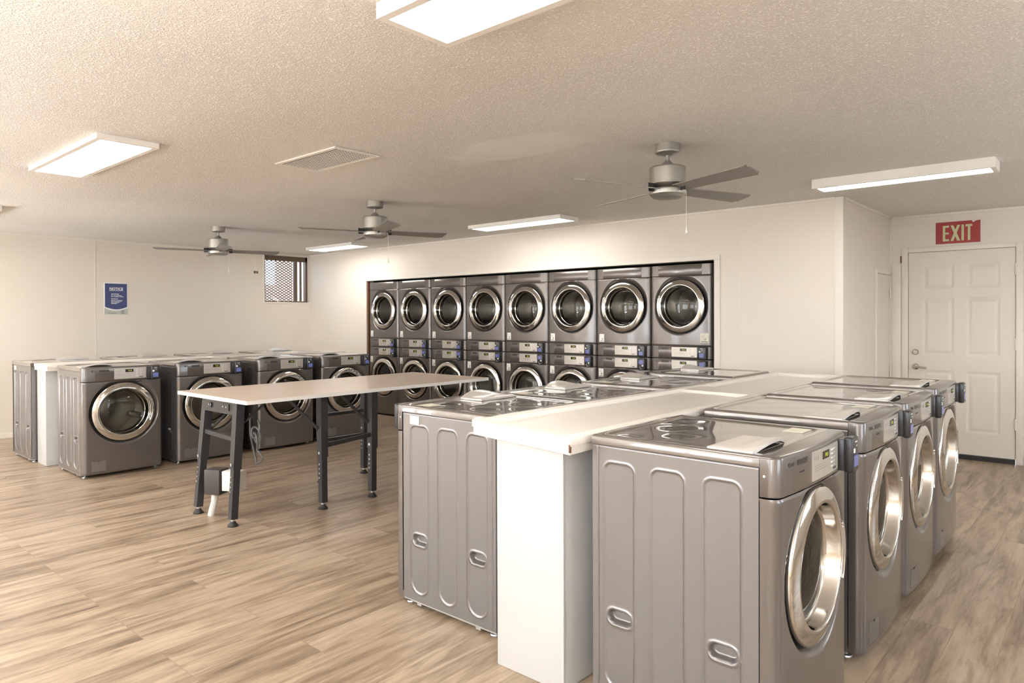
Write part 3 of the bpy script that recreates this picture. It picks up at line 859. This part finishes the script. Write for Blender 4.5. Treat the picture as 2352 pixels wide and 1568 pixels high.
# ------------------------------------------------------------ washers
W0 = make_washer(False); WS = make_washer(True)
used = {0: False, 1: False}
def place(proto, key, x, y, rz, dz, label, group, twist=0.):
    if used[key]: r = dup(proto)
    else: r = proto; used[key] = True
    r.location = (x, y, dz); r.rotation_euler = (0, 0, rz+twist)
    tag(r, label, 'washing machine', group)
    return r
P2 = math.pi/2
GR = ('washers in the near island facing the exit door side', 'washers in the near island facing the folding table', 'washers in the far island facing the folding table', 'washers in the far island facing the notice wall')
near_r = [(2.110, 'grey washer nearest the camera, cut by the bottom edge of the photo', -.012, 0),
          (3.046, 'second grey washer from the camera in the row right of the partition', 0., 0),
          (3.820, 'third grey washer from the camera in the row right of the partition', 0., .006),
          (4.575, 'grey washer at the far end of the right row, closest to the exit door', 0., .018)]
for y_, lb, tw, dz in near_r:
    place(W0, 0, -.822, y_+.343, P2, dz, lb, None, tw)
near_l = [(2.228, 'grey washer left of the near partition, full side panel with white label visible', 0, 0.),
          (2.957, 'second washer along the left side of the near partition, mostly its top visible', 0, 0),
          (3.823, 'third washer along the left side of the near partition, only its top visible', 0, 0),
          (4.733, 'last washer along the left side of the near partition, closest to dryer 17', 0, .008)]
for y_, lb, tw, dz in near_l:
    place(WS, 1, -2.676, y_+.343, -P2, dz, lb, None, tw)
far_r = [(2.087, 'grey washer at left with its whole front visible, beside the white post'),
         (2.907, 'grey washer in the far island behind the near table legs, second of its row'),
         (3.753, 'grey washer in the far island behind the middle of the table, third of its row'),
         (4.535, 'grey washer in the far island nearest the stacked dryers, last of its row')]
for y_, lb in far_r:
    place(W0, 0, -6.927, y_+.343, P2, 0., lb, None)
far_l = [(2.005, 'grey washer at the far left edge of the photo, left of the white post'),
         (2.841, 'grey washer behind the far partition, second back edge of top from the left'),
         (3.666, 'grey washer behind the far partition, third back edge of top from the left'),
         (4.500, 'grey washer behind the far partition, last top edge before the corner with the window')]
for y_, lb in far_l:
    place(WS, 1, -8.720, y_+.343, -P2, 0., lb, None)

# ------------------------------------------------------------ stacked dryers
BX = [-8.458+.6843*k for k in range(9)]
U0 = make_upper(); L0 = make_lower()
words = ['first', 'second', 'third', 'fourth', 'fifth', 'sixth', 'seventh', 'eighth']
for i in range(8):
    cx_ = (BX[i]+BX[i+1])/2
    U = U0 if i == 0 else dup(U0); Lw = L0 if i == 0 else dup(L0)
    U.location = (cx_, YD+.070, DR_Z); Lw.location = (cx_, YD+.070, 0)
    nu, nl = str(31-2*i), str(32-2*i)
    if i == 7: lu = 'upper dryer at the right end of the row, cream sticker numbered 17'
    elif i == 6: lu = 'upper stacked dryer numbered 19 on a white sticker, next to the right end one'
    else: lu = 'upper stacked dryer, %s from the left in the built-in row along the wall' % words[i]
    if i == 7: ll = 'lower dryer at the right end, only its control panel visible above the washers'
    elif i == 6: ll = 'lower stacked dryer numbered 20, door just peeking above the washer tops'
    else: ll = 'lower stacked dryer, %s from the left in the built-in row, under its twin' % words[i]
    tag(U, lu, 'dryer', 'upper dryers in the wall'); tag(Lw, ll, 'dryer', 'lower dryers in the wall')
for i, (U, Lw) in enumerate(zip([o for o in COL.objects if o.type == 'EMPTY' and o.get('group') == 'upper dryers in the wall'], [o for o in COL.objects if o.type == 'EMPTY' and o.get('group') == 'lower dryers in the wall'])):
    k = round((U.location.x+8.09)/.685)
    nu = str(31-2*k)
    if k == 7: a, b = number_sticker(nu, .225, .165, .085, .098, 'cream')
    else: a, b = number_sticker(nu, -.295, .150)
    s = link('number_sticker', a, U); link('sticker_number', b, s)
    k = round((Lw.location.x+8.09)/.685)
    if k < 7:
        a, b = number_sticker(str(32-2*k), -.305, .770)
        s = link('number_sticker', a, Lw); link('sticker_number', b, s)

# ------------------------------------------------------------ work table
TZ = .880
tb = empty('folding_table', (-4.80, 3.42, 0), 0, 'long table with beige laminate top, white edge and black adjustable metal legs', 'table')
def tpart(name, bm, material, parent=tb, smooth=35):
    o = link(name, finish(bm, name, material, smooth)); o.parent = parent
    if parent is tb: o.location = (4.80, -3.42, 0)
    return o
X0, X1, Y0, Y1 = -5.330, -4.290, 2.262, 4.590
bm = bmesh.new(); add_box(bm, X0+.002, X1-.002, Y0+.002, Y1-.002, TZ-.024, TZ, .0015, 1); tpart('tabletop', bm, 'table')
bm = bmesh.new()
for a in ((X0, X1, Y0-.001, Y0+.004), (X0, X1, Y1-.004, Y1+.001), (X0-.001, X0+.004, Y0, Y1), (X1-.004, X1+.001, Y0, Y1)): add_box(bm, a[0], a[1], a[2], a[3], TZ-.026, TZ-.001)
tpart('edge_band', bm, 'edge')
legs = [((-5.05, 2.365), (-5.05, 2.285)), ((-4.55, 2.345), (-4.548, 2.294)), ((-4.455, 2.945), (-4.450, 2.945)), ((-4.460, 3.415), (-4.455, 3.403)), ((-5.19, 3.89), (-5.193, 3.874)), ((-5.19, 3.42), (-5.19, 3.42))]
def lerp3(a, b, t): return tuple(a[i]+(b[i]-a[i])*t for i in range(3))
for (tx, ty), (fx, fy) in legs:
    top = (tx, ty, TZ-.025); bot = (fx, fy, .05); mid = lerp3(top, bot, .58)
    bm = bmesh.new(); add_beam(bm, top, mid, .058, .058)
    lg = tpart('leg', bm, 'blackmetal', smooth=0)
    bm = bmesh.new(); add_beam(bm, lerp3(top, bot, .55), bot, .048, .048)
    ln_ = tpart('leg_extension', bm, 'blackmetal', lg, 0)
    bm = bmesh.new()
    for k in range(5):
        q = lerp3(mid, bot, .05+.10*k)
        add_lathe(bm, [(.0065 if k else .011, 0), (.0065 if k else .011, .0035), (0, .004)], 10, 'F', (q[0], q[1]-.028+(.0 if k else -.002), q[2]+(.05 if not k else 0)))
    tpart('leg_pin', bm, 'foot', lg, 40)
    bm = bmesh.new(); add_lathe(bm, [(.0, .0), (.036, 0), (.036, .008), (.030, .013), (.018, .030), (.017, .036), (0, .036)], 24, 'Z', (fx, fy, 0)); tpart('rubber_foot', bm, 'dark', lg)
    bm = bmesh.new(); add_lathe(bm, [(.011, .034), (.015, .036), (.015, .046), (.010, .048), (.010, .053)], 12, 'Z', (fx, fy, 0)); tpart('foot_nut', bm, 'foot', lg)
bm = bmesh.new()
add_beam(bm, (-5.05, 2.338, .600), (-4.55, 2.335, .585), .030, .030)
tpart('crossbar', bm, 'blackmetal', smooth=0)
bm = bmesh.new(); add_beam(bm, (-4.455, 2.95, .47), (-4.457, 3.41, .50), .030, .030); tpart('crossbar', bm, 'blackmetal', smooth=0)
bm = bmesh.new(); add_beam(bm, (-5.19, 3.42, .58), (-5.19, 3.885, .58), .028, .028); tpart('crossbar', bm, 'blackmetal', smooth=0)
bm = bmesh.new(); add_beam(bm, (-5.19, 3.42, .36), (-5.19, 3.885, .36), .028, .028); tpart('crossbar', bm, 'blackmetal', smooth=0)
bm = bmesh.new(); add_box(bm, -5.05, -4.55, 2.322, 2.330, TZ-.125, TZ-.026); add_box(bm, -4.96, -4.90, 2.314, 2.322, TZ-.095, TZ-.06); add_box(bm, -4.74, -4.64, 2.314, 2.322, TZ-.10, TZ-.055)
ap = tpart('end_bracket', bm, 'blackmetal', smooth=0)
bm = bmesh.new()
for x_ in (-4.93, -4.90, -4.72, -4.67): add_lathe(bm, [(.006, 0), (.006, .004), (0, .005)], 8, 'F', (x_, 2.314, TZ-.075))
tpart('bracket_bolt', bm, 'foot', ap, 40)
bm = bmesh.new(); add_beam(bm, (-4.545, 2.37, .70), (-4.545, 2.58, .855), .024, .008); tpart('folding_brace', bm, 'blackmetal', smooth=0)
bm = bmesh.new(); add_beam(bm, (-4.46, 2.93, .58), (-4.60, 2.72, .86), .030, .008); tpart('folding_brace', bm, 'blackmetal', smooth=0)
bm = bmesh.new(); add_beam(bm, (-4.47, 3.39, .58), (-4.66, 3.20, .86), .030, .008); tpart('folding_brace', bm, 'blackmetal', smooth=0)
bm = bmesh.new(); add_beam(bm, (-5.04, 2.37, .60), (-4.98, 2.62, .85), .024, .008); tpart('folding_brace', bm, 'blackmetal', smooth=0)
# loose grey cord gathered at the leg
bm = bmesh.new(); pts = []
for k in range(70):
    t = k/69; a = t*math.pi*5
    pts.append((-4.500+.034*math.sin(a)+.012*t, 2.44+.016*math.cos(a*.7), .66-.10*t+.048*math.cos(a)))
p0 = pts[-1]
for k in range(1, 24):
    t = k/23; pts.append((p0[0]-.050*t+.085*math.sin(t*3.1), p0[1]+.02*t, p0[2]-.11*t))
p0 = pts[-1]
for k in range(1, 10): pts.append((p0[0]-.010*k, p0[1]+.005, p0[2]+.022*k))
for k in range(1, 6): pts.append((p0[0]-.090, p0[1]+.005, p0[2]+.198+.030*k))
add_tube(bm, pts, .0075, 8)
tag(link('power_cord', finish(bm, 'power_cord', 'cord', 60)), 'looped grey power cord hanging from the near right table leg', 'cord')

# floor outlet under the table
fo = empty('floor_outlet', (-4.92, 2.33, 0), 0, 'dark grey outlet box with white box beside it on a white pipe under the table', 'outlet')
def fpart(name, bm, material, smooth=35):
    o = link(name, finish(bm, name, material, smooth), fo, (4.92, -2.33, 0)); return o
bm = bmesh.new(); add_tube(bm, [(-4.925, 2.32, 0), (-4.915, 2.325, .04), (-4.900, 2.335, .10), (-4.898, 2.34, .20)], .024, 14); fpart('conduit', bm, 'pvc')
bm = bmesh.new()
def rot_box(bm, c, hx, hy, hz, a, bev):
    b0 = len(bm.verts)
    tmp = bmesh.new(); add_box(tmp, -hx, hx, -hy, hy, -hz, hz, bev); tm = bpy.data.meshes.new('tmp'); tmp.to_mesh(tm); tmp.free()
    tm.transform(Matrix.Translation(c) @ Matrix.Rotation(a, 4, 'Z')); bm.from_mesh(tm); bpy.data.meshes.remove(tm)
rot_box(bm, Vector((-4.870, 2.335, .255)), .062, .055, .090, math.radians(28), .006); fpart('outlet_box', bm, 'outlet')
bm = bmesh.new(); rot_box(bm, Vector((-4.735, 2.40, .268)), .070, .045, .070, math.radians(28), .005); fpart('junction_box', bm, 'pvc')

# ------------------------------------------------------------ ceiling lights
def light_fixture(x0, x1, y0, y1, dz, label):
    cx_, cyy = (x0+x1)/2, (y0+y1)/2
    r = empty('ceiling_light', (cx_, cyy, HC), 0, label, 'ceiling light')
    hx, hy = (x1-x0)/2, (y1-y0)/2; fr = .030
    bm = bmesh.new()
    for a in ((-hx, hx, -hy, -hy+fr), (-hx, hx, hy-fr, hy), (-hx, -hx+fr, -hy+fr, hy-fr), (hx-fr, hx, -hy+fr, hy-fr)): add_box(bm, a[0], a[1], a[2], a[3], -dz, -.001)
    link('light_frame', finish(bm, 'light_frame', 'fixture', 0), r)
    bm = bmesh.new(); add_box(bm, -hx+fr, hx-fr, -hy+fr, hy-fr, -dz+.004, -dz+.010); link('diffuser', finish(bm, 'diffuser', 'glow', 0), r)
    return r
light_fixture(-1.845, -.62, 1.435, 1.76, .055, 'large lit ceiling panel cut by the top edge of the photo')
light_fixture(-5.585, -4.280, 1.385, 1.720, .032, 'lit rectangular ceiling panel at upper left above the folding table')
light_fixture(-1.735, -.583, 5.470, 5.700, .070, 'long narrow lit ceiling fixture near the exit sign')
light_fixture(-5.505, -4.200, 5.56, 5.87, .040, 'lit ceiling panel above the middle of the stacked dryers')
light_fixture(-8.960, -7.840, 5.66, 5.98, .040, 'small looking lit ceiling panel near the corner with the window')
light_fixture(-8.95, -7.690, 1.40, 1.70, .050, 'ceiling light of which only a sliver shows at the left edge')

# ceiling vent
vr = empty('ceiling_vent', (-3.895, 2.618, HC), 0, 'white rectangular grille vent on the ceiling', 'vent')
hx, hy = .345, .172
bm = bmesh.new()
for a in ((-hx, hx, -hy, -hy+.032), (-hx, hx, hy-.032, hy), (-hx, -hx+.032, -hy+.032, hy-.032), (hx-.032, hx, -hy+.032, hy-.032)): add_box(bm, a[0], a[1], a[2], a[3], -.012, -.001, .003, 1)
link('vent_frame', finish(bm, 'vent_frame', 'vent', 0), vr)
bm = bmesh.new()
for k in range(1, 28): x_ = -hx+.032+k*(2*hx-.064)/28; add_box(bm, x_-.0016, x_+.0016, -hy+.03, hy-.03, -.0105, -.0085)
for k in range(1, 13): y_ = -hy+.032+k*(2*hy-.064)/13; add_box(bm, -hx+.03, hx-.03, y_-.0028, y_+.0028, -.0112, -.0090)
link('vent_grille', finish(bm, 'vent_grille', 'vent', 0), vr)
bm = bmesh.new(); add_box(bm, -hx+.02, hx-.02, -hy+.02, hy-.02, -.0025, -.0012); link('vent_duct', finish(bm, 'vent_duct', 'gap', 0), vr)  # flat near-black sheet stands in for the shade behind the grille

# ------------------------------------------------------------ ceiling fans
def blade_mesh():
    bm = bmesh.new(); r0, r1 = .085, .665; n = 20; T_ = .006
    rows = []
    for k in range(n+1):
        r = r0+(r1-r0)*k/n; hw_ = .046+.020*(k/n)
        o_ = 0.
        if k > n-3: pass
        rows.append((r, hw_))
    V = []
    for r, hw_ in rows:
        V.append([bm.verts.new((r+(0. if s < 0 else -.02*ss(.55, .665, r)), s*hw_, z_)) for s, z_ in ((-1, 0), (1, 0), (1, T_), (-1, T_))])
    for k in range(n):
        for j in range(4): bm.faces.new((V[k][j], V[k][(j+1) % 4], V[k+1][(j+1) % 4], V[k+1][j]))
    bm.faces.new(V[0]); bm.faces.new(V[-1][::-1])
    es = [e for e in bm.edges if all(abs(abs(v.co.z)-T_/2) < T_ and v.co.x > r1-.03 for v in e.verts) and abs(e.verts[0].co.z-e.verts[1].co.z) > T_*.9]
    bmesh.ops.bevel(bm, geom=es, offset=.018, segments=4, affect='EDGES')
    for v in bm.verts: v.co.z -= T_/2
    bmesh.ops.rotate(bm, verts=bm.verts, cent=(0, 0, 0), matrix=Matrix.Rotation(math.radians(-13), 3, 'X'))
    return finish(bm, 'fan_blade', 'blade', 30)
BLADE = blade_mesh()
def make_fan():
    r = empty('ceiling_fan', (0, 0, 0))
    bm = bmesh.new(); add_lathe(bm, [(0, 0), (.075, 0), (.075, -.046), (.075, -.049), (.072, -.054), (.068, -.057), (.024, -.066), (0, -.066)], 40); c = link('canopy', finish(bm, 'canopy', 'fan', 35), r)
    bm = bmesh.new(); add_lathe(bm, [(.011, -.060), (.011, -.12)], 16); link('downrod', finish(bm, 'downrod', 'fan', 40), r)
    bm = bmesh.new(); add_lathe(bm, [(.014, -.098), (.020, -.104), (.034, -.118), (.041, -.136), (.041, -.142)], 32); link('coupling_cover', finish(bm, 'coupling_cover', 'blade', 35), r)
    bm = bmesh.new(); add_lathe(bm, [(.0, -.138), (.096, -.138), (.102, -.1385), (.106, -.1415), (.108, -.146), (.108, -.150), (.108, -.195), (.108, -.238), (.108, -.242), (.104, -.247), (.06, -.262), (.05, -.270), (0, -.270)], 56); link('motor_housing', finish(bm, 'motor_housing', 'fan', 35), r)
    bm = bmesh.new(); add_lathe(bm, [(.05, -.268), (.104, -.271), (.108, -.273), (.110, -.277), (.110, -.281), (.110, -.300), (.109, -.304), (.088, -.320), (.084, -.322), (0, -.324)], 56); link('switch_housing', finish(bm, 'switch_housing', 'fan', 30), r)
    for k in range(4):
        link('fan_blade', BLADE, r, (0, 0, -.272), (0, 0, k*P2))
    bm = bmesh.new()
    for k in range(4):
        a = k*P2
        add_beam(bm, (.04*math.cos(a), .04*math.sin(a), -.266), (.15*math.cos(a), .15*math.sin(a), -.269), .05, .004)
    link('blade_iron', finish(bm, 'blade_iron', 'dark', 0), r)
    return r
def fan_chain(r, ang, ln_):
    ca, sa = .116*math.cos(ang), .116*math.sin(ang)
    bm = bmesh.new(); add_tube(bm, [(ca, sa, -.285), (ca, sa, -.30-ln_)], .0014, 6)
    add_tube(bm, [(.10*math.cos(ang), .10*math.sin(ang), -.285), (ca, sa, -.285)], .008, 8)
    c = link('pull_chain', finish(bm, 'pull_chain', 'sticker', 40), r)
    bm = bmesh.new(); add_lathe(bm, [(0, 0), (.003, -.003), (.0045, -.018), (.008, -.036), (.0075, -.044), (0, -.050)], 14, 'Z', (ca, sa, -.30-ln_)); link('chain_pull', finish(bm, 'chain_pull', 'sticker', 40), c)
F0 = make_fan()
FANS = [(-2.037, 3.773, 71, .19, 'brushed nickel ceiling fan with four silver blades, largest and nearest of the three'),
        (-4.988, 3.855, 66, .20, 'brushed nickel ceiling fan in the middle, left of the narrow light over the dryers'),
        (-7.666, 3.716, 71, .17, 'brushed nickel ceiling fan farthest away, partly crossing the corner window')]
fl = []
for i, (x, y, a, ln_, lb) in enumerate(FANS):
    F = F0 if i == 0 else dup(F0)
    F.location = (x, y, HC); F.rotation_euler = (0, 0, math.radians(a)); tag(F, lb, 'ceiling fan', 'ceiling fans'); fl.append((F, a, ln_))
for F, a, ln_ in fl: fan_chain(F, math.radians(41-a+4), ln_)

# ------------------------------------------------------------ signs
EX = lambda x, z, d: (x, YE-d, z)
ex = empty('exit_sign', (-1.175, YE, 2.155), 0, 'red exit sign with pale yellow letters above the panelled door', 'sign')
bm = bmesh.new()
W_, H_ = .378, .218
out_ = [(-W_/2, 0), (W_/2, 0), (W_/2, H_), (W_/2-.038, H_-.006), (W_/2-.056, H_-.020), (W_/2-.068, H_-.014), (W_/2-.070, H_), (-W_/2, H_)]
A = [bm.verts.new((x, -.004, z)) for x, z in out_]; B = [bm.verts.new((x, 0, z)) for x, z in out_]
bm.faces.new(A)
for i in range(len(A)): bm.faces.new((A[i], A[(i+1) % len(A)], B[(i+1) % len(A)], B[i]))
link('sign_plate', finish(bm, 'sign_plate', 'red', 0), ex)
bm = bmesh.new()
def bar(a, b, w_):     # flat stroke
    a, b = Vector(a), Vector(b); t = (b-a).normalized(); s = Vector((-t.y, t.x))*w_/2
    P = [a-s, b-s, b+s, a+s]
    quad(bm, [(p.x, -.0052, p.y) for p in P])
def rect(x0, x1, z0, z1): quad(bm, [(x0, -.0050, z0), (x1, -.0050, z0), (x1, -.0050, z1), (x0, -.0050, z1)])
zb_, zt_ = .025, .182; sw = .021
rect(-.128, -.128+sw, zb_, zt_); rect(-.107, -.074, zt_-sw, zt_); rect(-.107, -.076, .094, .094+sw*.9); rect(-.107, -.074, zb_, zb_+sw)
def para(x0, z0_, x1, z1_, w_): quad(bm, [(x0, -.0051, z0_), (x0+w_, -.0051, z0_), (x1+w_, -.0051, z1_), (x1, -.0051, z1_)])
para(-.062, zb_, -.004, zt_, .025); OFF = -.0054; quad(bm, [(-.004, OFF, zb_), (.021, OFF, zb_), (-.037, OFF, zt_), (-.062, OFF, zt_)])
rect(.032, .032+sw, zb_, zt_)
rect(.085, .085+sw, zb_, zt_-sw); rect(.066, .122, zt_-sw, zt_)
link('sign_lettering', finish(bm, 'sign_lettering', 'exitltr', 0), ex)

ns = empty('notice_sign', (XL, 3.461, 1.484), P2, 'blue and white notice sign on the left wall', 'sign')
# local x runs to the viewer's right (+Y in the room), local -Y faces the room
bm = bmesh.new(); add_box(bm, -.145, .145, -.004, 0, 0, .426); link('sign_board', finish(bm, 'sign_board', 'notice', 0), ns)
bm = bmesh.new()
arc = [(-.135+.27*k/16, .105-.034*(1-((k-8)/8)**2)) for k in range(17)]
pl_ = [(x, -.0046, z) for x, z in arc]+[(.135, -.0046, .414), (-.135, -.0046, .414)]
bm.faces.new([bm.verts.new(p) for p in pl_]); link('blue_field', finish(bm, 'blue_field', 'blue', 0), ns)
bm = bmesh.new(); arc2 = [(-.142+.284*k/16, .090-.036*(1-((k-8)/8)**2)) for k in range(17)]
bm.faces.new([bm.verts.new(p) for p in [(x, -.0046, z) for x, z in arc2]+[(.142, -.0046, .003), (-.142, -.0046, .003)]]); link('lower_band', finish(bm, 'lower_band', 'mint', 0), ns)
bm = bmesh.new(); tf = lambda x0, z0_: (lambda u, v, w_: (x0+u, -.0052-w_, z0_+v))
add_text(bm, 'NOTICE', .046, tf(-.082, .330), ext=.0002, bold=.0012)
add_text(bm, 'NO MONEY', .0185, tf(-.060, .268), ext=.0002, bold=.0006)
add_text(bm, 'NO BATH', .0185, tf(-.060, .204), ext=.0002, bold=.0006)
def dashes(z_, widths):
    x_ = -.060
    for w_ in widths: quad(bm, [(x_, -.0052, z_), (x_+w_, -.0052, z_), (x_+w_, -.0052, z_+.006), (x_, -.0052, z_+.006)]); x_ += w_+.006
for z_, ws in ((.251, (.028, .014, .076)), (.237, (.014, .012, .058, .048)), (.188, (.050, .012, .068)), (.173, (.022, .014, .080)), (.159, (.030, .062)), (.145, (.070,))): dashes(z_, ws)
quad(bm, [(-.084, -.0052, .318), (.086, -.0052, .318), (.086, -.0052, .323), (-.084, -.0052, .323)])
link('sign_text', finish(bm, 'sign_text', 'notice', 0), ns)
bm = bmesh.new(); add_text(bm, 'N', .034, tf(-.100, .014), ext=.0002, bold=-.0002)
quad(bm, [(-.065, -.0052, .018), (.0, -.0052, .018), (.0, -.0052, .023), (-.065, -.0052, .023)])
for a in ((.062, .098, .012, .016), (.062, .098, .052, .056), (.062, .066, .012, .056), (.094, .098, .012, .056), (.074, .086, .020, .032), (.072, .088, .040, .046)):
    quad(bm, [(a[0], -.0052, a[2]), (a[1], -.0052, a[2]), (a[1], -.0052, a[3]), (a[0], -.0052, a[3])])
link('sign_emblem', finish(bm, 'sign_emblem', 'cord', 0), ns)

th = empty('wall_switch', (XL, 5.452, 2.03), P2, 'small off-white switch strip on the wall left of the corner window', 'switch')
bm = bmesh.new(); add_box(bm, -.033, .033, -.006, 0, 0, .095, .002, 1); add_box(bm, -.033, .033, -.006, 0, .135, .27, .002, 1); link('switch_plate', finish(bm, 'switch_plate', 'wall', 0), th)
bm = bmesh.new(); add_box(bm, -.030, -.008, -.014, 0, .097, .131); add_box(bm, .014, .032, -.014, 0, .097, .131); link('switch_toggle', finish(bm, 'switch_toggle', 'brown', 0), th)
